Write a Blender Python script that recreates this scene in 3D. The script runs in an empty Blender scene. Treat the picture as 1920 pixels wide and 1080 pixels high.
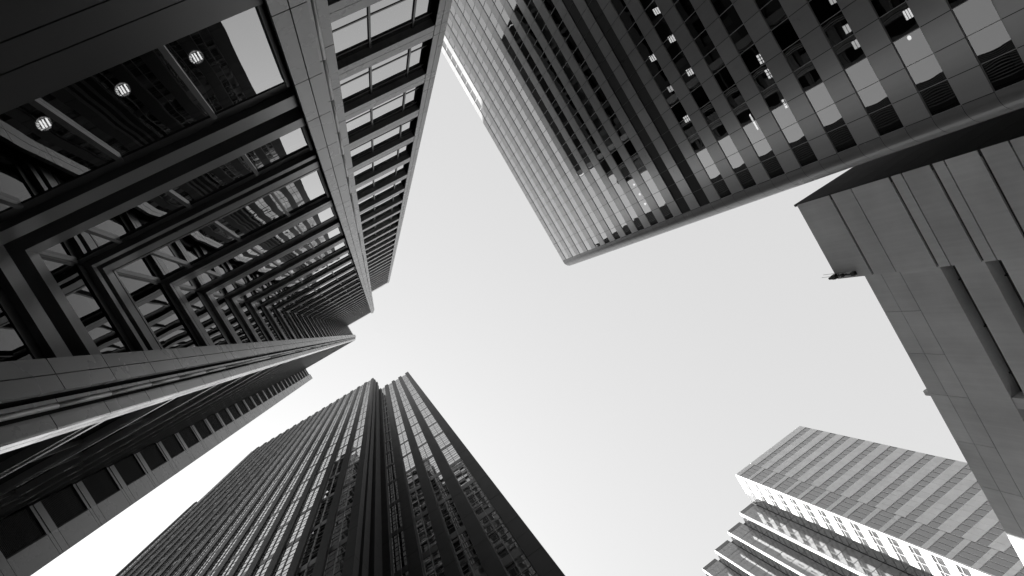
import bpy, math, random
from mathutils import Matrix, Vector
random.seed(7)
R = math.radians
scene = bpy.context.scene
G = 1.6                                   # eye height: all heights below are written relative to the eye

# ------------------------------------------------------------------ camera (21 mm lens looking almost straight up)
E1 = (0.83620831, 0.50008435, -0.22510289)
E2 = (0.50306644, -0.86290133, -0.04822289)
EZ = (-0.2183571, -0.07291732, -0.97314092)
cam_d = bpy.data.cameras.new("camera"); cam_d.sensor_width = 36.0
cam_d.lens = 1120.29 / 1920 * 36.0; cam_d.clip_start = 0.05; cam_d.clip_end = 6000
cam = bpy.data.objects.new("camera", cam_d); scene.collection.objects.link(cam)
cam.matrix_world = Matrix.Translation((0, 0, G)) @ Matrix((E1, E2, EZ)).to_4x4()
scene.camera = cam

# ------------------------------------------------------------------ sky and sun
SUN = Vector((-1.0, 0.645, 1.63)).normalized(); SUN_EL = math.asin(SUN.z)
world = bpy.data.worlds.new("World"); scene.world = world; world.use_nodes = True
wn, wl = world.node_tree.nodes, world.node_tree.links
wn.clear()
sky = wn.new("ShaderNodeTexSky"); sky.sky_type = 'NISHITA'; sky.sun_disc = False
sky.sun_elevation = SUN_EL; sky.sun_rotation = math.atan2(SUN.x, SUN.y)
sky.air_density = 1.3; sky.dust_density = 3.0; sky.ozone_density = 1.0
bw = wn.new("ShaderNodeRGBToBW"); ga = wn.new("ShaderNodeMath"); ga.operation = 'POWER'; ga.inputs[1].default_value = 0.28
bg = wn.new("ShaderNodeBackground"); bg.inputs[1].default_value = 0.144
wo = wn.new("ShaderNodeOutputWorld")
wl.new(sky.outputs[0], bw.inputs[0]); wl.new(bw.outputs[0], ga.inputs[0]); wl.new(ga.outputs[0], bg.inputs[0]); wl.new(bg.outputs[0], wo.inputs[0])
sd = bpy.data.lights.new("sun", 'SUN'); sd.energy = 4.8; sd.angle = R(0.5); sd.color = (1.0, 0.995, 0.985)
sun = bpy.data.objects.new("sun", sd); scene.collection.objects.link(sun)
sun.rotation_euler = SUN.to_track_quat('Z', 'Y').to_euler()
vs = scene.view_settings; vs.view_transform = 'Standard'; vs.look = 'None'; vs.gamma = 1.0; vs.exposure = 2.1
vs.use_curve_mapping = False
scene.cycles.max_bounces = 8; scene.cycles.glossy_bounces = 5; scene.cycles.transparent_max_bounces = 10
scene.cycles.diffuse_bounces = 4; scene.cycles.use_denoising = True
scene.cycles.caustics_reflective = False; scene.cycles.sample_clamp_indirect = 6

# ------------------------------------------------------------------ materials (all neutral greys: the photo is black and white)
def nt(name):
    m = bpy.data.materials.new(name); m.use_nodes = True
    n = m.node_tree.nodes; n.clear()
    return m, n, m.node_tree.links, n.new("ShaderNodeOutputMaterial")
def surf(name, base, rough, var=0.10, metal=0.0, spec=0.5, scale=0.6, streak=0.0, bump=0.0, mottled=0.08, coat=0.0):
    """Grey cladding: each panel a little lighter or darker, cloudy mottling, vertical rain streaks."""
    m, n, l, out = nt(name)
    p = n.new("ShaderNodeBsdfPrincipled"); p.inputs["Metallic"].default_value = metal
    p.inputs["Specular IOR Level"].default_value = spec
    p.inputs["Coat Weight"].default_value = coat; p.inputs["Coat Roughness"].default_value = 0.17; p.inputs["Coat IOR"].default_value = 1.65
    geo = n.new("ShaderNodeNewGeometry"); tc = n.new("ShaderNodeTexCoord")
    nz = n.new("ShaderNodeTexNoise"); nz.inputs["Scale"].default_value = scale; nz.inputs["Detail"].default_value = 6
    l.new(tc.outputs["Object"], nz.inputs["Vector"])
    a = n.new("ShaderNodeMath"); a.operation = 'MULTIPLY_ADD'; a.inputs[1].default_value = 2 * var * base; a.inputs[2].default_value = base * (1 - var)
    l.new(geo.outputs["Random Per Island"], a.inputs[0])
    b = n.new("ShaderNodeMath"); b.operation = 'MULTIPLY_ADD'; b.inputs[1].default_value = 4 * mottled * base
    l.new(nz.outputs["Fac"], b.inputs[0]); l.new(a.outputs[0], b.inputs[2])
    c = n.new("ShaderNodeMath"); c.operation = 'SUBTRACT'; c.inputs[1].default_value = 2 * mottled * base
    l.new(b.outputs[0], c.inputs[0]); last = c.outputs[0]
    if streak:
        mp = n.new("ShaderNodeMapping"); mp.inputs["Scale"].default_value = (3.0, 3.0, 0.12)
        l.new(tc.outputs["Object"], mp.inputs["Vector"])
        n2 = n.new("ShaderNodeTexNoise"); n2.inputs["Scale"].default_value = 1.2; n2.inputs["Detail"].default_value = 5
        l.new(mp.outputs[0], n2.inputs["Vector"])
        d = n.new("ShaderNodeMath"); d.operation = 'MULTIPLY_ADD'; d.inputs[1].default_value = -2 * streak * base
        l.new(n2.outputs["Fac"], d.inputs[0])
        e = n.new("ShaderNodeMath"); e.operation = 'ADD'; e.inputs[1].default_value = streak * base
        l.new(last, d.inputs[2]); l.new(d.outputs[0], e.inputs[0]); last = e.outputs[0]
    mx = n.new("ShaderNodeMath"); mx.operation = 'MAXIMUM'; mx.inputs[1].default_value = 0.004
    l.new(last, mx.inputs[0]); l.new(mx.outputs[0], p.inputs["Base Color"])
    r = n.new("ShaderNodeMath"); r.operation = 'MULTIPLY_ADD'; r.inputs[1].default_value = 0.12; r.inputs[2].default_value = max(0.02, rough - 0.06)
    l.new(nz.outputs["Fac"], r.inputs[0]); l.new(r.outputs[0], p.inputs["Roughness"])
    if bump:
        n3 = n.new("ShaderNodeTexNoise"); n3.inputs["Scale"].default_value = 9; n3.inputs["Detail"].default_value = 4
        l.new(tc.outputs["Object"], n3.inputs["Vector"])
        bp = n.new("ShaderNodeBump"); bp.inputs["Strength"].default_value = bump; bp.inputs["Distance"].default_value = 0.02
        l.new(n3.outputs["Fac"], bp.inputs["Height"]); l.new(bp.outputs[0], p.inputs["Normal"])
    l.new(p.outputs[0], out.inputs[0])
    return m
def glass(name, r0=0.16, power=2.0, see=0.0, dark=0.012, tint=0.95, wave=0.0, blind=0.0):
    """Coated facade glass: mirror that strengthens at grazing angles, dark or see-through behind."""
    m, n, l, out = nt(name)
    lw = n.new("ShaderNodeLayerWeight"); lw.inputs[0].default_value = 0.5
    pw = n.new("ShaderNodeMath"); pw.operation = 'POWER'; pw.inputs[1].default_value = power
    ma = n.new("ShaderNodeMath"); ma.operation = 'MULTIPLY_ADD'; ma.inputs[1].default_value = 1 - r0; ma.inputs[2].default_value = r0
    l.new(lw.outputs["Facing"], pw.inputs[0]); l.new(pw.outputs[0], ma.inputs[0])
    g = n.new("ShaderNodeBsdfGlossy"); g.inputs["Roughness"].default_value = 0.0; g.inputs["Color"].default_value = (tint, tint, tint, 1)
    if see:
        t = n.new("ShaderNodeBsdfTransparent"); t.inputs[0].default_value = (see, see, see, 1)
    else:                                     # mostly dark rooms, now and then a drawn blind
        t = n.new("ShaderNodeBsdfDiffuse")
        geo = n.new("ShaderNodeNewGeometry"); q = n.new("ShaderNodeMath"); q.operation = 'MULTIPLY_ADD'; q.inputs[1].default_value = blind; q.inputs[2].default_value = dark
        e = n.new("ShaderNodeMath"); e.operation = 'POWER'; e.inputs[1].default_value = 9.0
        l.new(geo.outputs["Random Per Island"], e.inputs[0]); l.new(e.outputs[0], q.inputs[0]); l.new(q.outputs[0], t.inputs[0])
    if wave:
        tc = n.new("ShaderNodeTexCoord"); nz = n.new("ShaderNodeTexNoise"); nz.inputs["Scale"].default_value = 0.5; nz.inputs["Detail"].default_value = 1
        l.new(tc.outputs["Object"], nz.inputs["Vector"])
        bp = n.new("ShaderNodeBump"); bp.inputs["Strength"].default_value = 1.0; bp.inputs["Distance"].default_value = wave
        l.new(nz.outputs["Fac"], bp.inputs["Height"]); l.new(bp.outputs[0], g.inputs["Normal"])
    mix = n.new("ShaderNodeMixShader")
    l.new(ma.outputs[0], mix.inputs[0]); l.new(t.outputs[0], mix.inputs[1]); l.new(g.outputs[0], mix.inputs[2]); l.new(mix.outputs[0], out.inputs[0])
    return m
def glow(name, e):
    m, n, l, out = nt(name)
    em = n.new("ShaderNodeEmission"); em.inputs[1].default_value = e; l.new(em.outputs[0], out.inputs[0])
    return m
M = dict(
    panel=surf("grey_stone_panel", 0.25, 0.28, var=0.11, streak=0.16, spec=0.42, mottled=0.03),
    bull=surf("brushed_metal_tube", 0.42, 0.42, metal=0.2, var=0.0, mottled=0.02),
    band=surf("satin_grey_metal", 0.14, 0.30, var=0.06, spec=0.5),
    fascia=surf("dark_fascia_panel", 0.042, 0.38, var=0.10),
    frame=surf("dark_window_metal", 0.030, 0.35, var=0.10),
    lframe=surf("grey_window_metal", 0.16, 0.35, var=0.06),
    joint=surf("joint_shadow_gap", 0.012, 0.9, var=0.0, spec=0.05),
    inside=surf("unlit_interior", 0.035, 0.8, var=0.35, scale=0.9, mottled=0.12),
    retpan=surf("polished_return_panel", 0.62, 0.09, var=0.05, metal=0.6, mottled=0.02),
    louvre=surf("black_louvre", 0.016, 0.6, var=0.1, spec=0.15),
    r1=surf("polished_spandrel_panel", 0.30, 0.30, var=0.09, spec=0.4, streak=0.06, mottled=0.05, coat=0.9),
    r1c=surf("rounded_corner_panel", 0.20, 0.25, var=0.05, spec=0.55),
    conc=surf("grey_concrete_panel", 0.78, 0.7, var=0.08, streak=0.10, scale=0.22, mottled=0.14, bump=0.12, spec=0.3),
    concd=surf("shade_dark_concrete", 0.035, 0.6, var=0.12),  # alley side's deep shade put into the base colour; also backs the grooves
    r3w=surf("white_spandrel_panel", 0.84, 0.4, var=0.04, spec=0.4),
    r3e=surf("bright_white_edge", 0.85, 0.4, var=0.02),
    granite=surf("dark_granite_pier", 0.024, 0.55, var=0.10, spec=0.25, streak=0.10),
    grey=surf("light_metal_mullion", 0.36, 0.35, var=0.05),
    roof=surf("roof_gravel", 0.22, 0.9), asphalt=surf("asphalt", 0.05, 0.85, bump=0.3), pave=surf("granite_paving", 0.14, 0.7, var=0.12),
    gl=glass("tower_glass", see=0.35, wave=0.010), gld=glass("tower_glass_upper", dark=0.012, wave=0.012),
    glr=glass("banded_tower_glass", r0=0.17, power=2.2, see=0.20, tint=0.84), 
    glb=glass("bay_glass", r0=0.05, power=2.3, dark=0.008, blind=0.35), glbs=glass("bay_spandrel_glass", r0=0.12, power=2.2, dark=0.03),
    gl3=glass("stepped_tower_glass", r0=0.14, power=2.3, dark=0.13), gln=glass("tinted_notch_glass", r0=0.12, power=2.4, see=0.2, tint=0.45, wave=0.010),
    lamp=glow("lit_lamp_tube", 0.9), lampd=glow("lit_diffuser", 0.5), refl=surf("lamp_reflector", 0.25, 0.3, metal=0.6),
    steel=surf("weathered_steel", 0.03, 0.5),
)

# ------------------------------------------------------------------ mesh helpers
class MB:
    """Collects boxes, prisms, panes and tubes that become ONE mesh object."""
    def __init__(s): s.v = []; s.f = []; s.m = []; s.sm = []
    def add(s, vs, fs, m=0, smooth=False):
        k = len(s.v); s.v += [tuple(a) for a in vs]
        for f in fs: s.f.append(tuple(k + i for i in f)); s.m.append(m); s.sm.append(smooth)
    def box(s, x0, x1, y0, y1, z0, z1, m=0):
        if x0 > x1: x0, x1 = x1, x0
        if y0 > y1: y0, y1 = y1, y0
        s.prism([(x0, y0), (x1, y0), (x1, y1), (x0, y1)], z0, z1, m)
    def prism(s, poly, z0, z1, m=0, smooth=False):
        a = sum(p[0] * q[1] - q[0] * p[1] for p, q in zip(poly, poly[1:] + poly[:1]))
        if a < 0: poly = poly[::-1]
        n = len(poly)
        s.add([(x, y, z0) for x, y in poly] + [(x, y, z1) for x, y in poly],
              [tuple(range(n - 1, -1, -1)), tuple(range(n, 2 * n))], m)
        k = len(s.v) - 2 * n
        for i in range(n):
            j = (i + 1) % n
            s.f.append((k + i, k + j, k + n + j, k + n + i)); s.m.append(m); s.sm.append(smooth)
    def tube(s, cx, cy, r, z0, z1, m=0, n=18):
        s.prism([(cx + r * math.cos(2 * math.pi * i / n), cy + r * math.sin(2 * math.pi * i / n)) for i in range(n)], z0, z1, m, True)
    def pane(s, o, u, v, nrm, bulge=0.0, tilt=0.0, m=0, n=6):
        """Sheet of glass spanned by u and v from o; slightly pillowed and tilted like a sealed double pane."""
        o, u, v, nrm = Vector(o), Vector(u), Vector(v), Vector(nrm)
        ta, tb = random.gauss(0, tilt), random.gauss(0, tilt)
        vs = []
        for j in range(n + 1):
            for i in range(n + 1):
                a, b = i / n, j / n
                h = bulge * (16 * a * (1 - a) * b * (1 - b)) ** 0.7 + ta * (a - .5) * u.length + tb * (b - .5) * v.length
                vs.append(o + u * a + v * b + nrm * h)
        w = n + 1; flip = u.cross(v).dot(nrm) < 0
        fs = [(j * w + i, j * w + i + 1, (j + 1) * w + i + 1, (j + 1) * w + i) for j in range(n) for i in range(n)]
        s.add(vs, [f[::-1] if flip else f for f in fs], m, True)
    def data(s, name, mats, base=(0, 0, 0)):
        me = bpy.data.meshes.new(name)
        me.from_pydata([(x - base[0], y - base[1], z + G - base[2]) for x, y, z in s.v], [], s.f)
        for q in mats: me.materials.append(q)
        me.polygons.foreach_set("material_index", s.m); me.polygons.foreach_set("use_smooth", s.sm); me.update()
        return me
    def build(s, name, mats, parent=None, loc=(0, 0, 0)):
        mats = mats if isinstance(mats, (list, tuple)) else [mats]
        base = tuple(parent.matrix_world_base) if False else (BASE.get(parent.name, (0, 0, 0)) if parent else (0, 0, 0))
        return put(name, s.data(name, mats, base), parent, loc)
BASE = {}
def put(name, me, parent=None, loc=(0, 0, 0)):
    o = bpy.data.objects.new(name, me); scene.collection.objects.link(o); o.location = loc
    if parent: o.parent = parent; BASE[o.name] = BASE.get(parent.name, (0, 0, 0))
    return o
def thing(name, label, cat, loc, group=None):
    o = bpy.data.objects.new(name, None); scene.collection.objects.link(o); o.location = loc; o.empty_display_size = 2
    o["label"] = label; o["category"] = cat
    if group: o["group"] = group
    BASE[o.name] = tuple(loc)
    return o
def structure(o): o["kind"] = "structure"; return o
def stuff(o): o["kind"] = "stuff"; return o

# ------------------------------------------------------------------ ground
b = MB(); b.add([(-1500, -1500, -G), (1500, -1500, -G), (1500, 1500, -G), (-1500, 1500, -G)], [(0, 1, 2, 3)])
structure(b.build("ground", M['asphalt']))
b = MB()
b.box(-75, 20.0, -60, 4.0, -G + .004, -G + .13); b.box(-90, 20.0, 9.4, 90, -G + .004, -G + .13); b.box(30, 140, -80, 130, -G + .004, -G + .13)
structure(b.build("pavement", M['pave']))
b = MB()
for i in range(-20, 30): b.box(24.8, 25.0, i * 5.0, i * 5.0 + 2.4, -G + .004, -G + .008)
structure(b.build("lane_marking", M['r3e']))

# ================================================================== TOWER WITH THE NOTCHED CORNER (left)
HL = 150.0; HR = 160.0
YA, XB = -4.80, -4.87                      # pilaster planes of the two notch faces
SA, SB = -5.10, -5.20                      # spandrel planes
GA, GB = -5.27, -5.37                      # glass planes
PXA, PYB = 1.02, -2.43                     # where the pilasters begin
L = thing("notched_tower", "dark tower rising on the left with a notched inner corner of deep window bands", "office tower", (-8, -18, 0))
ZK = [22.75 + 4.54 * k for k in range(28)]
WIN = [(9.05, 12.70), (14.40, 16.95), (18.40, 22.75)] + [(z + 1.02, z + 4.54) for z in ZK if z + 4.54 < HL - 2]
def ell(mb, off, d, z0, z1, m=0):
    """Horizontal member that runs along both notch faces and turns the inner corner."""
    cx, cy = SB + off, SA + off
    mb.prism([(PXA, cy), (cx, cy), (cx, PYB), (cx - d, PYB), (cx - d, cy - d), (PXA, cy - d)], z0, z1, m)
sp = []
prof = [(12.70, 13.30, 0, .5), (13.30, 13.90, -.38, .2), (13.90, 14.40, .05, .5), (16.95, 17.22, 0, .5), (17.22, 17.45, -.3, .2),
        (17.45, 18.02, .04, .5), (18.02, 18.25, -.3, .2), (18.25, 18.40, 0, .5)]
b = MB()
for z0, z1, off, d in prof[:3]: ell(b, off, d, z0, z1)
b.build("spandrel", M['band'], L)
b = MB()
for z0, z1, off, d in prof[3:]: ell(b, off, d, z0, z1)
b.build("spandrel", M['band'], L)
for z in ZK:
    b = MB(); top = min(z + 1.02, HL)
    if z + 4.54 >= HL - 2: top = HL
    ell(b, 0, .45, z, z + .30); ell(b, -.03, .40, z + .30, z + .34); ell(b, 0, .45, z + .34, z + .98); ell(b, -.05, .35, z + .98, z + 1.02)
    if top == HL:
        zz = z + 1.02
        while zz < HL - .1: ell(b, 0, .45, zz, min(zz + .62, HL)); ell(b, -.06, .3, min(zz + .62, HL), min(zz + .70, HL + .01)); zz += .70
    b.build("spandrel", M['band'], L)
b = MB()
for z0, z1 in ((8.27, 9.03), (7.72, 8.24), (7.07, 7.69), (5.4, 7.04)): ell(b, .08, .5, z0, z1)
b.build("fascia", M['fascia'], L)
b = MB()
for i in range(26): ell(b, .02, .4, -1.5 + i * .26, -1.5 + i * .26 + .16)
b.build("louvre", M['louvre'], L)
# pilasters: stone panels with open joints, metal bullnose in a dark slot, narrow outer strip
JZ = [-1.58, 1.6, 4.2, 6.6, 9.04, 11.55, 13.58, 15.75, 17.77, 20.3] + [q for z in ZK for q in (z, z + .95)]
JZ = [q for q in JZ if q < HL - 1] + [HL]
def pilaster(fn, name):
    """fn maps (along, depth) boxes to world; along grows away from the window, depth is negative into the building."""
    p = MB(); q = MB(); t = MB()
    for z0, z1 in zip(JZ, JZ[1:]):
        g = .014
        for a0, a1, d0 in ((0.0, .28, 0.0), (.30, .57, 0.0), (.80, 1.045, -.40)):
            fn(p, a0, a1, d0, d0 - .12, z0 + g, z1 - g)
        fn(p, .625, .69, -.20, -.35, z0 + g, z1 - g)
    for a0, a1, d0 in ((.012, .56, -.04), (.575, .80, -.40), (.80, 1.03, -.44)):
        fn(q, a0, a1, d0, -.62, -1.58, HL)
    return p, q
def fnA(mb, a0, a1, d0, d1, z0, z1): mb.box(PXA + a0, PXA + a1, YA + d0, YA + d1, z0, z1)
def fnB(mb, a0, a1, d0, d1, z0, z1): mb.box(XB + d0, XB + d1, PYB + a0 * 1.06, PYB + a1 * 1.06, z0, z1)
for fn, cx, cy in ((fnA, PXA + .735, YA - .24), (fnB, XB - .24, PYB + .735 * 1.06)):
    p, q = pilaster(fn, "pilaster")
    po = p.build("pilaster", M['panel'], L)
    q.build("joint_backing", M['joint'], po)
    t = MB()
    BJ = JZ[:10] + ZK[::2] + [HL]
    for z0, z1 in zip(BJ, BJ[1:]): t.tube(cx, cy, .047, z0 + .006, z1 - .006)
    t.build("bullnose_tube", M['bull'], po)
# window units of the notch
def shared(name, mats, fill):
    mb = MB(); fill(mb); return mb.data(name, mats, (BASE[L.name][0], BASE[L.name][1], BASE[L.name][2] + G))
n_win = 0
def notch_a(h):
    hd = .36 if h < 3.51 or h > 3.6 else .80
    f = MB(); f.box(GB, PXA, GA - .10, GA + .03, 0, .05); f.box(GB, PXA, GA - .10, GA + .02, h - hd, h)
    for x in (-4.26, -2.415, -.566): f.box(x - .045, x + .045, GA - .10, GA + .09, .05, h - hd)
    f.box(PXA - .08, PXA, GA - .10, GA + .12, .05, h - hd)
    f.box(GB - .10, GB + .08, GA - .10, GA + .08, .05, h - hd)
    p = MB(); xs = (GB + .08, -4.26, -2.415, -.566, PXA - .08)
    for a, c in zip(xs, xs[1:]): p.pane((a, GA, .03), (c - a, 0, 0), (0, 0, h - hd), (0, 1, 0), .004, .0008)
    return f, p
def notch_b(h):
    hd = .36 if h < 3.51 or h > 3.6 else .80
    f = MB(); f.box(GB - .10, GB + .03, GA + .10, PYB, 0, .05); f.box(GB - .10, GB + .02, GA + .10, PYB, h - hd, h)
    f.box(GB - .10, GB + .10, PYB - .08, PYB, .05, h - hd)
    p = MB(); p.pane((GB, GA + .08, .03), (0, PYB - .08 - GA - .08, 0), (0, 0, h - hd), (1, 0, 0), .012, .0015)
    return f, p
WY, WX0, WX1, WXP = -9.30, 2.09, 7.92, 8.50
def wing_a(h):
    gy = WY - .30; f = MB()
    for z0, z1 in ((0, .05), (1.16, 1.25), (3.02, 3.11)): f.box(WX0, WX1, gy - .08, gy + .025, z0, z1)
    for x in (5.20, 7.06): f.box(x - .04, x + .04, gy - .08, gy + .06, 0, h)
    p = MB(); xs = (WX0, 5.20, 7.06, WX1)
    for a, c in zip(xs, xs[1:]): p.pane((a, gy, 0), (c - a, 0, 0), (0, 0, h), (0, 1, 0), .004, .0008)
    return f, p
RY, RX0, RX1 = -1.32, -5.70, -19.60
def ret_w(h):
    gy = RY - .20; f = MB()
    for i in range(7): x = RX0 - .1 - i * 2.2; f.box(x - .04, x + .04, gy - .05, gy + .10, 0, h)
    f.box(RX1, RX0, gy - .05, gy + .05, 0, .06)
    p = MB()
    for i in range(7):
        a = RX0 - i * 2.2; c = max(a - 2.2, RX1)
        if a - c > .2: p.pane((a, gy, 0), (c - a, 0, 0), (0, 0, h), (0, 1, 0), .006, .002)
    return f, p
BX, BY0, BYP, BYE = -19.60, -1.32, .42, 1.66
def wing_b(h):
    gx = BX - .11; f = MB(); n = 30
    for i in range(n): f.box(gx - .10, gx + .02, BY0, BYP, i * h / n, i * h / n + h / n * .55)
    f.box(gx - .1, gx + .12, BYP - .08, BYP, 0, h)
    p = MB(); p.box(gx - .14, gx - .10, BY0, BYP, 0, h)
    return f, p
specs = [("notch_a", notch_a, 'frame', 'gl'), ("notch_b", notch_b, 'frame', 'gln'), ("wing_a", wing_a, 'frame', 'gld'), ("ret", ret_w, 'frame', 'gln'), ("wing_b", wing_b, 'louvre', 'louvre')]
cache = {}
wing_lv = [(ZK[0] - 4.54 * k + 1.02, ZK[0] - 4.54 * k + 4.54) for k in (4, 3, 2, 1)] + [w for w in WIN[3:]]
wing_top = [w for w in wing_lv]
rear = wing_lv + [(z + 1.02, z + 4.54) for z in (ZK[-1], ZK[-1] + 4.54, ZK[-1] + 9.08) if z + 4.54 < HR - 1]
lists = {"notch_a": WIN, "notch_b": WIN, "wing_a": wing_lv, "ret": rear, "wing_b": rear}
rest_f, rest_p = {}, {}
for nm, fn, fm, pm in specs:
    for i, (z0, z1) in enumerate(lists[nm]):
        h = round(z1 - z0, 3)
        key = (nm, h, i % 3)
        if i < 20:
            if key not in cache:
                f, p = fn(h); bs = (L.location[0], L.location[1], G)
                cache[key] = (f.data("window", [M[fm]], bs), p.data("pane", [M[pm]], bs))
            w = put("window", cache[key][0], L, (0, 0, z0 + G))
            put("pane", cache[key][1], w)
        else:
            f, p = fn(h)
            F = rest_f.setdefault(fm, MB()); P = rest_p.setdefault(pm, MB())
            for src, dst in ((f, F), (p, P)):
                k = len(dst.v); dst.v += [(x, y, z + z0) for x, y, z in src.v]; dst.f += [tuple(k + q for q in fc) for fc in src.f]
                dst.m += src.m; dst.sm += src.sm
F = MB(); mats = []
for i, (src, mk) in enumerate([(rest_f[k], k) for k in rest_f] + [(rest_p[k], k) for k in rest_p]):
    mats.append(M[mk]); k = len(F.v); F.v += src.v; F.f += [tuple(k + q for q in fc) for fc in src.f]; F.m += [i] * len(src.f); F.sm += src.sm
stuff(F.build("window", mats, L))
# far wing on the right of the notch: spandrels, edge panels
for z in [ZK[0] - 4.54 * k for k in (4, 3, 2, 1)] + ZK:
    b = MB(); top = z + 1.02 if z + 4.54 < HL - 2 else HL
    b.box(WX0, WX1, WY, WY - .55, z, z + .46); b.box(WX0, WX1, WY - .02, WY - .5, z + .46, z + .49); b.box(WX0, WX1, WY, WY - .55, z + .49, top)
    b.build("spandrel", M['panel'], L)
b = MB(); j = MB()
ez = sorted(q for z in [ZK[0] - 4.54 * k for k in (6, 5, 4, 3, 2, 1)] + ZK for q in (z + .1, z + .85)); ez = [-1.58] + [q for q in ez if q < HL - 1] + [HL]
for z0, z1 in zip(ez, ez[1:]):
    b.box(WX1, 8.19, WY + .02, WY - .12, z0 + .012, z1 - .012); b.box(8.21, WXP, WY + .02, WY - .12, z0 + .012, z1 - .012)
    b.box(WXP - .12, WXP, WY - .13, WY - .9, z0 + .012, z1 - .012)
j.box(WX1, WXP - .02, WY - .02, WY - .7, -1.58, HL); 
po = b.build("pilaster", M['panel'], L); j.build("joint_backing", M['joint'], po)
# return wall beside the second pilaster and the far left wing
for z in [ZK[0] - 4.54 * k for k in (4, 3, 2, 1)] + ZK + [ZK[-1] + 4.54, ZK[-1] + 9.08]:
    top = z + 1.02 if z + 4.54 < HR - 1 else HR
    b = MB(); b.box(RX0, RX1, RY, RY - .19, z, z + .30); b.box(RX0, RX1, RY + .03, RY - .19, z + .36, z + .62 if top < HR else HR); b.box(RX0 - .01, RX1, RY - .10, RY - .5, z + .01, top - .01, 1)
    b.build("spandrel", [M['retpan'], M['frame']], L)
    b = MB(); b.box(BX, BX - .6, BY0, BYP, z + .02, z + .30); b.box(BX - .03, BX - .6, BY0, BYP, z + .30, z + .34); b.box(BX + .03, BX - .6, BY0, BYP, z + .34, min(z + 1.0, top))
    if top == HR: b.box(BX, BX - .6, BY0, BYP, z + 1.0, HR)
    b.build("spandrel", M['band'], L)
b = MB(); j = MB()
for z0, z1 in zip(JZ, JZ[1:]):
    b.box(XB - .41, XB - .60, RY + .03, RY - .1, z0 + .012, z1 - .012); b.box(XB - .62, RX0, RY + .03, RY - .1, z0 + .012, z1 - .012)
j.box(XB - .45, RX0, RY, RY - .3, -1.58, HL)
po = b.build("pilaster", M['retpan'], L); j.build("joint_backing", M['joint'], po)
b = MB(); j = MB()
for z in [ZK[0] - 4.54 * k for k in (5, 4, 3, 2, 1)] + ZK + [ZK[-1] + 4.54, ZK[-1] + 9.08]:
    for z0, z1 in ((z, z + .30), (z + .32, z + .98), (z + 1.0, z + 4.52)):
        if z1 < HR: b.box(BX + .03, BX - .1, BYP, BYE, z0 + .01, z1 - .005); b.box(BX - .11, BX - 1.4, BYE, BYE - .1, z0 + .01, z1 - .005)
j.box(BX, BX - .9, BYP, BYE - .04, -1.58, HR)
po = b.build("pilaster", M['panel'], L); j.build("joint_backing", M['joint'], po)
# body behind the skins: cores, floor slabs, far flanks
b = MB()
b.box(GB - 4, 1.95, -14, GA - 4, -1.58, HL - .5)
b.box(GB - 5, GB - 3.2, GA - 4, RY - 1.0, -1.58, HL - .5)
b.box(BX + .8, RX0 - 1.2, -12, RY - .8, -1.58, HR - .5)
b.box(WX0 + .02, WXP - .2, -14, WY - .95, -1.58, HL - .5)
b.build("core_wall", M['inside'], L)
b = MB()
for z0, z1 in WIN:
    ell(b, -.44, 4.2, z1 + .12, z1 + .42)
b.build("floor_slab", M['inside'], L)
b = MB()
for k in range(-4, 28):
    z = ZK[0] + 4.54 * k
    b.box(WXP - .25, WXP, WY - .95, -49, z, z + 1.6 if z + 4.54 < HL - 2 else HL)
    b.box(BX - 1.5, -26, BYE - .25, BYE, z, z + 1.6)
for i in range(9): b.box(WXP - .3, WXP + .04, WY - 3 - i * 4.6, WY - 3.6 - i * 4.6, -1.58, HL)
for i in range(1): b.box(BX - 4 - i * 4.6, BX - 4.7 - i * 4.6, BYE - .3, BYE + .04, -1.58, HR)
b.build("wall", M['louvre'], L)
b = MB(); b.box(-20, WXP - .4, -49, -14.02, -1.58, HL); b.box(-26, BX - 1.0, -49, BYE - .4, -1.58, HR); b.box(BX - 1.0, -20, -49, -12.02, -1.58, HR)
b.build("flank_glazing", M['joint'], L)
b = MB(); b.box(GB - .5, 1.9, -14, SA - .05, HL - .35, HL - .05); b.box(2.1, WXP - .2, -14, WY - .5, HL - .35, HL - .05); b.box(-20, WXP - .2, -49, -14, HL, HL + .2); b.box(-26, -20, -49, BYE - .3, HR, HR + .2); b.box(-20, SB - .6, -14, RY - .55, HR - .3, HR - .05)
b.build("roof", M['roof'], L)

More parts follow.
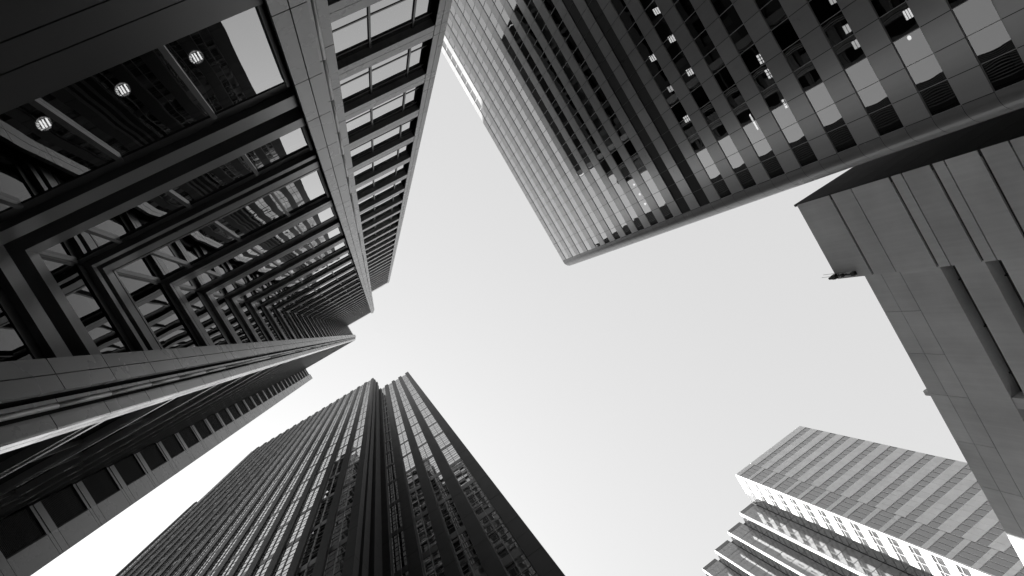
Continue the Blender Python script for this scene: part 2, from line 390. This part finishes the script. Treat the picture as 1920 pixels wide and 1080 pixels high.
# lit downlights in the ceiling behind the lowest big window
def downlight(x, y, z, label):
    t = thing("downlight", label, "ceiling lamp", (x, y, z + G), "round downlights behind the lowest window of the notch")
    h = MB(); n = 20; r = .135
    for i in range(n):
        a0, a1 = 2 * math.pi * i / n, 2 * math.pi * (i + 1) / n
        ring = lambda a, rr, zz: (x + rr * math.cos(a), y + rr * math.sin(a), z + zz)
        h.add([ring(a0, r, 0), ring(a1, r, 0), ring(a1, r * .72, .12), ring(a0, r * .72, .12)], [(0, 1, 2, 3)], 0, True)
        h.add([ring(a0, r * .72, .12), ring(a1, r * .72, .12), (x, y, z + .13)], [(0, 1, 2)], 0)
        h.add([ring(a0, r + .02, -.01), ring(a1, r + .02, -.01), ring(a1, r, 0), ring(a0, r, 0)], [(0, 1, 2, 3)], 0)
    h.build("reflector", M['refl'], t)
    for k, dx in enumerate((-.045, 0.005, .070)):
        c = MB(); w = .014
        c.prism([(x + dx - w, y - .10), (x + dx + w, y - .10), (x + dx + w, y + .06), (x + dx - w, y + .06)], z + .03, z + .05)
        c.build("lamp_tube", M['lamp'], t)
    c = MB()
    for i in range(4):
        a = math.pi * (.75 + i * .13); a2 = a + .3
        c.add([(x + r * .95 * math.cos(a), y + r * .95 * math.sin(a), z + .02), (x + r * .95 * math.cos(a2), y + r * .95 * math.sin(a2), z + .02),
               (x + r * .70 * math.cos(a2), y + r * .70 * math.sin(a2), z + .05), (x + r * .70 * math.cos(a), y + r * .70 * math.sin(a), z + .05)], [(0, 1, 2, 3)])
    c.build("lit_rim", M['lampd'], t)
for (gx, gy), lb in zip(((-.2604, -.5188), (-.1409, -.5188), (-.0222, -.5198)),
        ("round lit ceiling lamp nearest the dark inner corner, leftmost of three behind black glass",
         "round lit ceiling lamp in the middle pane, between the two other lamps behind black glass",
         "round lit ceiling lamp beside the bright sky reflection, rightmost of the three")):
    zz = 12.45; downlight(gx * zz, gy * zz, zz, lb)

# ================================================================== BANDED TOWER (upper right)
H1 = 110.0; X1 = 36.85; Y1 = 5.94; CW = 1.795; NC = 58
T1 = thing("banded_tower", "wide banded tower at upper right with rounded corner and rows of dark windows", "office tower", (60, -25, 0))
rows = [28.8 + 4.06 * k for k in range(-7, 20)]          # window sills
LOUV = {28.8 + 4.06 * 7, 28.8 + 4.06 * 8}
def r1_panels(mb, z0, z1, g=.022):
    for c in range(NC): mb.box(X1, X1 + .12, Y1 - c * CW - g, Y1 - (c + 1) * CW + g, z0 + g, z1 - g)
cuts = [-1.55] + rows + [H1]
for i, z in enumerate([None] + rows):
    z0 = -1.58 if z is None else z + 2.03
    z1 = rows[0] if z is None else (rows[rows.index(z) + 1] if z != rows[-1] else H1)
    b = MB(); r1_panels(b, z0, z1); b.build("spandrel", M['r1'], T1)
b = MB(); b.box(X1 + .06, X1 + .16, Y1 - .01, Y1 - NC * CW, -1.58, rows[0] - .01)
for z in rows:
    z1 = rows[rows.index(z) + 1] if z != rows[-1] else H1
    b.box(X1 + .06, X1 + .18, Y1 - .01, Y1 - NC * CW, z + 2.03 + .01, z1 - .01)
b.build("joint_backing", M['joint'], T1)
def r1_unit(lou, seed):
    random.seed(seed)
    f = MB(); f.box(X1 + .02, X1 + .12, Y1 + .022, Y1 - .022, 0, 2.03); f.box(X1 + .03, X1 + .10, Y1 - CW, Y1, 0, .03); f.box(X1 + .03, X1 + .10, Y1 - CW, Y1, 2.0, 2.03)
    p = MB()
    if lou: p.box(X1 + .05, X1 + .11, Y1 - CW, Y1, .02, 2.01)
    else: p.pane((X1 + .06, Y1 - CW, 0.01), (0, CW, 0), (0, 0, 2.01), (-1, 0, 0), -.0025, .0002)
    return f, p
base1 = (60, -25, G)
units = {}
for lou in (0, 1):
    for s in range(4):
        f, p = r1_unit(lou, 40 + s)
        units[lou, s] = (f.data("window", [M['grey'] if not lou else M['frame']], base1), p.data("pane", [M['louvre' if lou else 'glr']], base1), f, p)
cand = []
for ri, z in enumerate(rows):
    for c in range(NC):
        y = Y1 - (c + .5) * CW; d = Vector((X1, y, z + 1)); cand.append((z < 24.5, d.length, ri, c))
pick = {(q[2], q[3]) for q in sorted(cand)[:100]}
RF = MB(); RP = MB(); RL = MB(); RLF = MB()
random.seed(3)
for ri, z in enumerate(rows):
    lou = 1 if any(abs(z - q) < .01 for q in LOUV) else 0
    for c in range(NC):
        s = random.randrange(4); me_f, me_p, f, p = units[lou, s]; dy = -c * CW
        if (ri, c) in pick:
            w = put("window", me_f, T1, (0, dy, z + G)); put("pane", me_p, w)
        else:
            for src, dst in ((f, RLF if lou else RF), (p, RL if lou else RP)):
                k = len(dst.v); dst.v += [(x, y + dy, zz + z) for x, y, zz in src.v]; dst.f += [tuple(k + q for q in fc) for fc in src.f]; dst.sm += src.sm
F = MB(); mats = [M['grey'], M['frame'], M['glr'], M['louvre']]
for i, src in enumerate((RF, RLF, RP, RL)):
    k = len(F.v); F.v += src.v; F.f += [tuple(k + q for q in fc) for fc in src.f]; F.m += [i] * len(src.f); F.sm += src.sm
stuff(F.build("window", mats, T1))
# rounded corner, one metal panel per half storey
rc = 1.30; cy0 = 6.30; b = MB(); nseg = 14
arc = [(X1 + rc - rc * math.cos(math.pi / 2 * i / nseg), cy0 + rc * math.sin(math.pi / 2 * i / nseg)) for i in range(nseg + 1)]
lev = [-1.58] + [q for z in rows for q in (z, z + 2.03)] + [H1]
for z0, z1 in zip(lev, lev[1:]):
    if z1 - z0 < .05: continue
    g = .014; line = [(X1, Y1 + .02)] + arc + [(X1 + 2.6, cy0 + rc)]
    for (xa, ya), (xb, yb) in zip(line, line[1:]):
        b.add([(xa, ya, z0 + g), (xb, yb, z0 + g), (xb, yb, z1 - g), (xa, ya, z1 - g)], [(0, 3, 2, 1)], 0, True)
bm_corner = b.build("rounded_corner", M['r1c'], T1)
b = MB(); pts = [(X1 + .08, Y1 + .02)] + [(x + .05 * (X1 + rc - x) / rc, y - .05 * (y - cy0) / rc) for x, y in arc] + [(X1 + 2.6, cy0 + rc - .05), (X1 + 2.6, Y1)]
b.prism(pts, -1.58, H1 - .02); b.build("joint_backing", M['joint'], bm_corner)
b = MB(); b.box(X1 + 4.5, 84, Y1 - 4, Y1 - NC * CW, -1.58, H1 - 1); b.box(X1 + .5, X1 + 4.5, Y1 - .2, Y1 - .5, -1.58, H1 - 1); b.build("core_wall", M['inside'], T1)
b = MB()
for z in rows: b.box(X1 + .2, X1 + 4.6, Y1 - .5, Y1 - NC * CW, z + 2.22, z + 2.6)
b.build("floor_slab", M['inside'], T1)
b = MB(); b.box(X1 + 2.6, 84, Y1 - 3.9, cy0 + rc, -1.58, H1 - .5); b.box(84, 84.4, -60, cy0 + rc, -1.58, H1 - .5)
b.build("wall", M['r1c'], T1)
b = MB(); b.box(X1 + .2, 84, Y1 - NC * CW, Y1, H1 - .3, H1 - .02); b.build("roof", M['roof'], T1)

# lit ceiling lights seen through its windows
def ceiling_light(a, kind, label):
    e1, e2 = a; zapp = X1 / e1
    sill = max(z for z in rows if z <= zapp + .3); zc = sill + 2.16; s = zc / zapp
    x, y = X1 * s, e2 / e1 * X1 * s
    if x < X1 + .55: x, y = X1 + .55, y * (X1 + .55) / x
    t = thing("ceiling_light", label, "ceiling light", (x, y, zc + G), "lit ceiling lights behind the dark window bands")
    h = MB()
    if kind == 'troffer':
        h.box(x - .42, x + .42, y - .36, y + .36, zc, zc + .05); h.build("housing", M['frame'], t)
        for k in (-.24, 0, .24):
            c = MB(); c.box(x + k - .075, x + k + .075, y - .32, y + .32, zc - .03, zc - .004); c.build("lamp_tube", M['lamp'], t)
    elif kind == 'cells':
        h.box(x - .34, x + .34, y - .46, y + .46, zc, zc + .05); h.build("housing", M['frame'], t)
        for i in (-.16, .16):
            for k in (-.29, 0, .29):
                c = MB(); c.box(x + i - .10, x + i + .10, y + k - .11, y + k + .11, zc - .03, zc - .004); c.build("lit_cell", M['lamp'], t)
    elif kind == 'strip':
        h.box(x - .12, x + .12, y - .85, y + .85, zc, zc + .05); h.build("housing", M['frame'], t)
        c = MB(); c.box(x - .07, x + .07, y - .8, y + .8, zc - .05, zc - .004); c.build("lamp_tube", M['lamp'], t)
    elif kind == 'pair':
        h.box(x - .34, x + .34, y - .34, y + .34, zc, zc + .05); h.build("housing", M['frame'], t)
        for k in (-.15, .15):
            c = MB(); c.box(x + k - .11, x + k + .11, y - .3, y + .3, zc - .03, zc - .004); c.build("lamp_tube", M['lampd'], t)
    else:
        h.tube(x, y, .20, zc, zc + .05); h.build("housing", M['frame'], t)
        c = MB(); c.tube(x, y, .15, zc - .04, zc - .004); c.build("diffuser", M['lamp'], t)
CL = [((.7435, -.2591), 'troffer', "lit three-tube ceiling light, uppermost of the three diagonal lights nearest the photo's top edge"),
      ((.7429, -.2003), 'troffer', "lit three-tube ceiling light, middle one of the longer upper diagonal trio"),
      ((.7424, -.1292), 'troffer', "lit three-tube ceiling light, lowest of the upper diagonal trio, right of the black bands"),
      ((.6875, -.1851), 'troffer', "lit three-tube ceiling light, uppermost of the trio one window band further left"),
      ((.6882, -.1191), 'pair', "half lit ceiling light with two tubes, middle of the left trio, dimmer than its neighbours"),
      ((.6879, -.0550), 'troffer', "lit three-tube ceiling light, lowest of the left trio, above the black louvre bands"),
      ((.8953, -.0858), 'cells', "lit six-cell ceiling light, upper one of the two dotted lights"),
      ((.8959, -.0530), 'cells', "lit six-cell ceiling light, lower one of the two dotted lights"),
      ((1.1132, -.1197), 'pair', "lit square ceiling light cut by the top edge of the photo"),
      ((1.1114, -.0536), 'pair', "lit square ceiling light, upper of two in the band left of the wide mirror panes"),
      ((1.1127, -.0173), 'pair', "lit square ceiling light just above a bright sky reflection, lower of two"),
      ((1.2682, -.0175), 'troffer', "lit gridded ceiling light furthest right, in the black pane over a mirrored sky"),
      ((.8205, -.2336), 'strip', "long thin lit tube along the edge of a dark window near the photo's top"),
      ((.8120, .0140), 'strip', "long pale tube crossing the edge of a mirrored sky patch"),
      ((.8971, .0138), 'cells', "small dotted ceiling light at the corner of a mirrored sky patch"),
      ((1.2414, .0268), 'spot', "single round white spot light shining through the mirrored sky at far right"),
      ((.5267, .0020), 'spot', "round white spot light, uppermost of the row of three dots near the black bands"),
      ((.5269, .0222), 'spot', "round white spot light in the middle of the row of three dots"),
      ((.5268, .0425), 'spot', "round white spot light, lowest of the row of three dots")]
for a, k, lb in CL: ceiling_light(a, k, lb)

# ================================================================== CONCRETE BLOCK (right)
X2, Y2A, Y2B, H2 = 41.96, 10.20, 18.86, 52.0
X2B, H2B, Y2E = 42.28, 48.9, 84.0
T2 = thing("concrete_block", "grey concrete building on the right with grooved upper block and dark recessed strips", "building", (58, 40, 0))
gro = [(47.36, 47.62), (44.86, 44.96), (40.62, 40.88), (39.54, 39.66), (36.82, 37.08), (35.80, 35.92), (33.06, 33.32), (31.05, 31.17), (29.3, 29.56), (27.5, 27.6), (25.6, 25.86), (21.8, 22.0), (18, 18.25)]
zs = [H2] + [q for a in gro for q in (a[1], a[0])] + [-1.58]
b = MB()
for i in range(0, len(zs), 2): b.box(X2, X2 + .5, Y2A, Y2B, zs[i + 1], zs[i])
up = b.build("upper_block", M['conc'], T2)
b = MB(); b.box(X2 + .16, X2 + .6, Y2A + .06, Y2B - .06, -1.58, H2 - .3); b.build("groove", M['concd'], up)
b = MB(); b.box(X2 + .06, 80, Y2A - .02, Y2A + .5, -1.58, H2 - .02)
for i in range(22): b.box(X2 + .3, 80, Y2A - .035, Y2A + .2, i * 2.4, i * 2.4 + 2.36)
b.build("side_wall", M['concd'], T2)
b = MB(); b.box(X2 + .62, 80, Y2A + .52, Y2B, -1.58, H2 - .1); b.box(X2B + 1.4, 80, Y2B + .01, Y2E, -1.58, H2B - .1); b.build("core_wall", M['inside'], T2)
# lower wing: panelled parapet, solid bands, deep dark strips
strips = [(39.60, 40.92), (35.85, 37.10), (31.10, 33.20), (26.6, 28.4), (22, 23.8), (17, 19), (12, 14), (7, 9)]
b = MB(); ys = [Y2B + .01, 23.1, 27.75, 32.4, 37.8, 43.1, 49.0, 55, 61, 67, 73, 79, Y2E]
for y0, y1 in zip(ys, ys[1:]):
    b.box(X2B, X2B + .4, y0 + .022, y1 - .022, 46.98, H2B); b.box(X2B, X2B + .4, y0 + .022, y1 - .022, 44.93, 46.93)
po = b.build("parapet_panel", M['conc'], T2)
b = MB(); zs = [44.87] + [q for s in strips for q in (s[1], s[0])] + [-1.58]
for i in range(0, len(zs), 2): b.box(X2B + .002, X2B + 1.3, Y2B + .012, Y2E, zs[i + 1], zs[i])
b.build("wall", M['conc'], T2)
b = MB(); b.box(X2B + .05, X2B + .45, Y2B + .02, Y2E - .02, 44.80, H2B - .06); b.build("joint_backing", M['joint'], po)
for z0, z1 in strips[:4]:
    f = MB(); p = MB()
    for i in range(14):
        y = Y2B + 2 + i * 4.6; f.box(X2B + 1.05, X2B + 1.2, y - .05, y + .05, z0, z1)
    p.box(X2B + 1.2, X2B + 1.28, Y2B + .02, Y2E - .02, z0 + .01, z1 - .01)
    w = f.build("window", M['frame'], T2); p.build("pane", M['gld'], w)
b = MB(); b.box(X2B + .06, X2B + 1.04, 31.9, 33.0, 39.62, 40.90); b.build("strip_divider", M['conc'], T2)
b = MB(); b.prism([(X2B - .02, 32.15), (X2B + .9, 32.15), (X2B + .9, 32.45), (X2B - .02, 32.65)], H2B + .01, H2B + .55); b.build("roof_fin", M['r3w'], T2)
b = MB(); b.box(X2 + .5, 80, Y2A + .5, Y2B, H2 - .08, H2 - .01); b.box(X2B + .4, 80, Y2B + .02, Y2E, H2B - .08, H2B - .02); b.build("roof", M['roof'], T2)
# service arm fixed to the upper corner
t = thing("service_arm", "small black service arm with boxes and a cable fixed to the grey block's top corner", "bracket", (X2 - .2, 18.5, 49.2 + G))
yb = 18.42
b = MB(); b.tube(X2 - .22, yb, .07, 49.4, 51.9, 0, 10); b.build("pole", M['steel'], t)
b = MB(); b.box(X2 - .36, X2 - .05, yb - .22, yb + .14, 49.2, 49.65); b.box(X2 - .34, X2 - .08, yb - .16, yb + .16, 50.75, 51.0); b.build("junction_box", M['steel'], t)
b = MB(); b.box(X2 - .42, X2 + .02, yb - .16, yb + .28, 51.75, 52.2); b.box(X2 - .38, X2 - .1, yb + .05, yb + .26, 52.3, 52.7); b.build("head", M['steel'], t)
b = MB(); b.tube(X2 - .3, yb - .34, .018, 50.2, 53.2, 0, 6); b.tube(X2 - .3, yb - .05, .018, 52.2, 53.6, 0, 6); b.build("cable", M['steel'], t)
b = MB()
for z in (49.5, 50.5, 51.5): b.box(X2 - .2, X2 + .01, yb - .05, yb + .05, z, z + .08)
b.build("wall_bracket", M['steel'], t)

# ================================================================== STEPPED WHITE TOWER (lower right)
H3 = 130.0; XA, XE, Y3 = 54.26, 75.30, 71.94
T3 = thing("stepped_tower", "pale striped tower at lower right with sunlit white side and stepped glass bays", "office tower", (64, 86, 0))
cz = [79.8 + 4.1 * j for j in range(-19, 13)]; XT = 59.0; PW = 1.36
for c in cz:
    b = MB(); z0, z1 = c - 1.12, min(c + 1.12, H3)
    x = XT
    while x < XE - .05: x2 = min(x + PW, XE); b.box(x + .012, x2 - .012, Y3, Y3 + .15, z0, z1); x = x2
    x = XA + .3
    while x < XT - .05: x2 = min(x + 1.1, XT); b.box(x + .012, x2 - .012, Y3 + .002, Y3 + .15, c - .52, (c + .52) if c < 128 else H3); x = x2
    b.build("spandrel", M['r3w'], T3)
F = MB(); P = MB(); cnt = 0
order = sorted(range(len(cz) - 1), key=lambda i: -i)
for i, c in enumerate(cz[:-1]):
    f = MB(); p = MB(); za, zb = c + 1.12, c + 4.1 - 1.12
    x = XT
    while x < XE - .05:
        x2 = min(x + PW, XE); p.pane((x, Y3 + .10, za), (x2 - x, 0, 0), (0, 0, zb - za), (0, -1, 0), -.003, .0012, n=3); f.box(x - .03, x + .03, Y3 + .02, Y3 + .12, za, zb); x = x2
    f.box(XE - .06, XE, Y3 + .02, Y3 + .12, za, zb); f.box(XT - .03, XE, Y3 + .05, Y3 + .11, za, za + .05)
    w = f.build("window_band", M['r3w'], T3); p.build("pane", M['gl3'], w)
    f = MB(); p = MB(); za, zb = c + .52, c + 4.1 - .52; x = XA + .3
    while x < XT - .05:
        x2 = min(x + 1.1, XT); p.pane((x, Y3 + .10, za), (x2 - x, 0, 0), (0, 0, zb - za), (0, -1, 0), -.003, .0012, n=3); f.box(x - .025, x + .025, Y3 + .03, Y3 + .12, za, zb); x = x2
    f.box(XA + .28, XT - .01, Y3 + .05, Y3 + .11, za, za + .05)
    w = f.build("window_band", M['r3w'], T3); p.build("pane", M['gl3'], w)
STEP = [(XA, Y3, H3), (50.30, 79.90, H3)]
for k, (u, v) in enumerate(((.3487, .6287), (.3100, .6413), (.2732, .6540), (.2420, .6660), (.2130, .6780))):
    hh = H3 + 3.0 * (k + 1); STEP.append((u * hh, v * hh, hh))
def grow(dst, src):
    k = len(dst.v); dst.v += src.v; dst.f += [tuple(k + q for q in fc) for fc in src.f]; dst.m += src.m; dst.sm += src.sm
SB3, WB3, WP3 = MB(), MB(), MB()
for i, (x, y, hh) in enumerate(STEP):
    yn = STEP[i + 1][1] if i + 1 < len(STEP) else y + 6
    b = MB(); b.box(x, x + (.30 if i == 0 else .20), y, y + (.45 if i == 0 else .46), -1.58, hh)
    if i: b.box(x + .03, x + .19, y + .465, min(y + .85, yn - .3), -1.58, hh - .01)
    b.build("corner_column", M['r3e'], T3)
    n = 3; cs = cz + ([cz[-1] + 4.1] if hh > 134 else [])
    for c in cs:
        b = MB(); f = MB(); p = MB(); top = c + 1.0 if c != cs[-1] else hh
        ye = yn - 2.7 if i == 0 else y + .46
        if i == 0: b.box(x + .01, x + .20, y + .43, ye, c - 1.0, top)
        WP3.pane((x + .10, ye, c - 1.0), (0, yn - ye, 0), (0, 0, (top if c == cs[-1] else c + 3.1) - c + 1.0), (-1, 0, 0), -.003, .001, n=2)
        WB3.box(x + .06, x + .13, ye, yn, c - 1.04, c - .97, 1); WB3.box(x + .06, x + .13, ye, yn, c + .9, c + .94, 1)
        if c != cs[-1] and i == 0:
            for k in range(n):
                a0 = y + .46 + (ye - y - .46) * k / n; a1 = y + .46 + (ye - y - .46) * (k + 1) / n
                p.pane((x + .12, a0, c + 1.0), (0, a1 - a0, 0), (0, 0, 2.1), (-1, 0, 0), -.003, .002, n=3); f.box(x + .03, x + .13, a0 - .04, a0 + .04, c + 1.0, c + 3.1)
            f.box(x + .05, x + .13, y + .46, ye, c + 2.35, c + 2.42)
        if i == 0 and c != cs[-1]:
            b.build("spandrel", M['r3e'], T3)
            w = f.build("window_band", M['r3e'], T3); p.build("pane", M['gl3'], w)
        else: grow(SB3, b); grow(WB3, f); grow(WP3, p)
    if i:
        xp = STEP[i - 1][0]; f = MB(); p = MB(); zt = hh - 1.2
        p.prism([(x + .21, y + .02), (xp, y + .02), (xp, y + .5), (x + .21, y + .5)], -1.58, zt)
        z = zt
        while z > 30:
            f.box(x + .2, xp, y - .01, y + .1, z - .05, z + .05); f.box(x + .2, xp, y + .005, y + .1, z - 1.4, z - 1.37); z -= 4.1
        for k in range(1, 3):
            xx = x + .2 + (xp - x - .2) * k / 3; f.box(xx - .025, xx + .025, y + .005, y + .1, 20, zt)
        f.box(x + .2, xp, y, y + .3, zt, hh)
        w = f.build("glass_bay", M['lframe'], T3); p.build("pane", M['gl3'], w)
stuff(SB3.build("spandrel", M['r3e'], T3)); w = stuff(WB3.build("window_band", [M['r3e'], M['lframe']], T3)); stuff(WP3.build("pane", M['gl3'], w))
b = MB(); b.box(XA + .3, XE, Y3 + .2, 110, -1.58, H3 - .6)
for i, (x, y, hh) in enumerate(STEP[1:]): b.box(x + .25, XA + .25 - i * .01, y + .55, 119 - i, -1.58, hh - .7 - i * .01)
b.build("core_wall", M['inside'], T3)
b = MB(); b.box(XE - .02, XE + .1, Y3 + .16, 110, -1.58, H3); b.build("wall", M['r3w'], T3)
b = MB(); b.box(XA + .35, XE, Y3 + .2, 110, H3 - .4, H3 - .1); b.build("roof", M['roof'], T3)

# ================================================================== PIERED DARK TOWER (bottom centre)
HB = 65 * 3.12; S = HB / 197.5; FY = 15.70 * S; LY = 11.60 * S; FL = 3.12
TB = thing("piered_tower", "tall dark tower at bottom centre with granite piers and narrow glass bays", "office tower", (-25, 40, 0))
nf = int(HB / FL)
random.seed(11)
def pier(x0, x1, y0, depth, top=HB):
    b = MB(); j = MB(); k = 0; z = -1.58; g = .02
    while z < top - .05:
        z2 = min(z + FL, top); gg = .035 if k % 2 == 0 else .008
        b.box(x0, x1, y0, y0 + depth, z + gg, z2 - .006); z = z2; k += 1
    j.box(x0 + .03, x1 - .03, y0 + .04, y0 + depth + .05, -1.58, top - .05)
    o = b.build("pier", M['granite'], TB); j.build("joint_backing", M['joint'], o)
wins = []
def bay(x0, x1, y, top=HB, mull=True):   # every third storey has a dark spandrel course
    for k in range(nf):
        z = k * FL
        if z + FL > top: break
        wins.append((x0, x1, y, z, mull))
piers = [(.73, 1.82), (-1.81, -.755), (-4.18, -3.24), (-6.67, -5.64), (-9.4, -8.03)]
for x0, x1 in piers: pier(x0 * S, x1 * S, FY, .75)
edges = [(-.755, .73), (-3.24, -1.81), (-5.64, -4.18), (-8.03, -6.67), (-10.6, -9.4)]
for x0, x1 in edges: bay(x0 * S, x1 * S, FY + .38)
b = MB(); b.box(1.70, 1.84, FY + .76, 75.0, -1.58, HB - .1); b.build("wall", M['granite'], TB)
lp = -8.42 * S; pitch = 2.45 * S; i = 0
while lp - i * pitch > -50:
    a = lp - i * pitch; pier(a - .80, a, LY, .62); bay(a - pitch, a - .80, LY + .22, mull=True); i += 1
XL = lp - (i - 1) * pitch - .80
k = 0
while XL - 2.0 - k * pitch > -74:
    a = XL - 2.0 - k * pitch; pier(a - .92, a, 16.05 * S, .62)
    if a < -60: bay(a - pitch, a - .92, 16.05 * S + .40)
    k += 1
# return of the projecting left half: stacked fins and a narrow glazed slot
b = MB()
for y0, y1, x in ((LY + .70, LY + 1.45, -8.45), (LY + 1.75, LY + 2.4, -8.2), (LY + 2.75, LY + 3.4, -8.5)):
    z = -1.58
    while z < HB - .1: b.box(-9.1, x, y0, y1, z + .02, min(z + 2 * FL, HB) - .006); z += 2 * FL
b.build("fin", M['granite'], TB)
wins.sort(key=lambda w: (w[3] < 28, math.hypot(w[0], w[2], w[3] + 1)) if False else (0 if w[3] > 24 else 1, math.sqrt(w[0] ** 2 + w[2] ** 2 + w[3] ** 2)))
baseB = (-25, 40, G)
RF = MB(); RP = MB(); RS = MB(); RB = MB()
blind_mat = surf("pale_window_blind", 0.42, 0.7, var=0.3)
for q, (x0, x1, y, z, mull) in enumerate(wins):
    f, p, s, bl = (MB(), MB(), MB(), MB()) if q < 100 else (RF, RP, RS, RB)
    xm = (x0 + x1) / 2; tl = .0035 if x0 < -11 else .0016
    f.box(x0, x1, y - .022, y + .05, z - .04, z + .06, 1); f.box(x0, x1, y - .022, y + .05, z + 1.10, z + 1.20, 1); f.box(x0, x1, y - .012, y + .05, z + 2.30, z + 2.37, 1)
    f.box(xm - .035, xm + .035, y - .07, y + .04, z + .0, z + FL)
    f.box(x1 - .06, x1, y - .05, y + .04, z + .05, z + FL - .0); f.box(x0, x0 + .09, y - .05, y + .04, z + .05, z + FL)
    for a, c in ((x0 + .06, xm - .035), (xm + .035, x1 - .06)):
        p.pane((a, y, z + 1.20), (c - a, 0, 0), (0, 0, FL - 1.20), (0, -1, 0), -.0012, tl, n=3)
        if round(z / FL) % 3: s.pane((a, y, z + .05), (c - a, 0, 0), (0, 0, 1.10), (0, -1, 0), -.0012, tl, n=2)
    if round(z / FL) % 3 == 0: f.box(x0 + .09, x1 - .06, y - .03, y + .03, z + .061, z + 1.099, 1)
    if q < 100:
        w = f.build("window", [M['lframe'], M['frame']], TB); p.build("pane", M['glb'], w); (s.build("spandrel_pane", M['glbs'], w) if s.v else None)
F = MB(); mats = [M['lframe'], M['frame'], M['glb'], M['glbs']]
for i, src in enumerate((RF, RP, RS)):
    k = len(F.v); F.v += src.v; F.f += [tuple(k + q for q in fc) for fc in src.f]; F.m += src.m if i == 0 else [i + 1] * len(src.f); F.sm += src.sm
stuff(F.build("window", mats, TB))
b = MB(); b.box(-10.8, 1.70, FY + .80, 75.0, -1.58, HB - .3); b.box(XL + .1, -9.15, LY + .75, FY + .84, -1.58, HB - .3); b.box(-74, -10.81, 17.5, 75.0, -1.58, HB - .35)
b.build("core_wall", M['granite'], TB)
b = MB(); b.box(-74, 1.7, 17.6, 75.0, HB - .25, HB - .12); b.build("roof", M['roof'], TB)
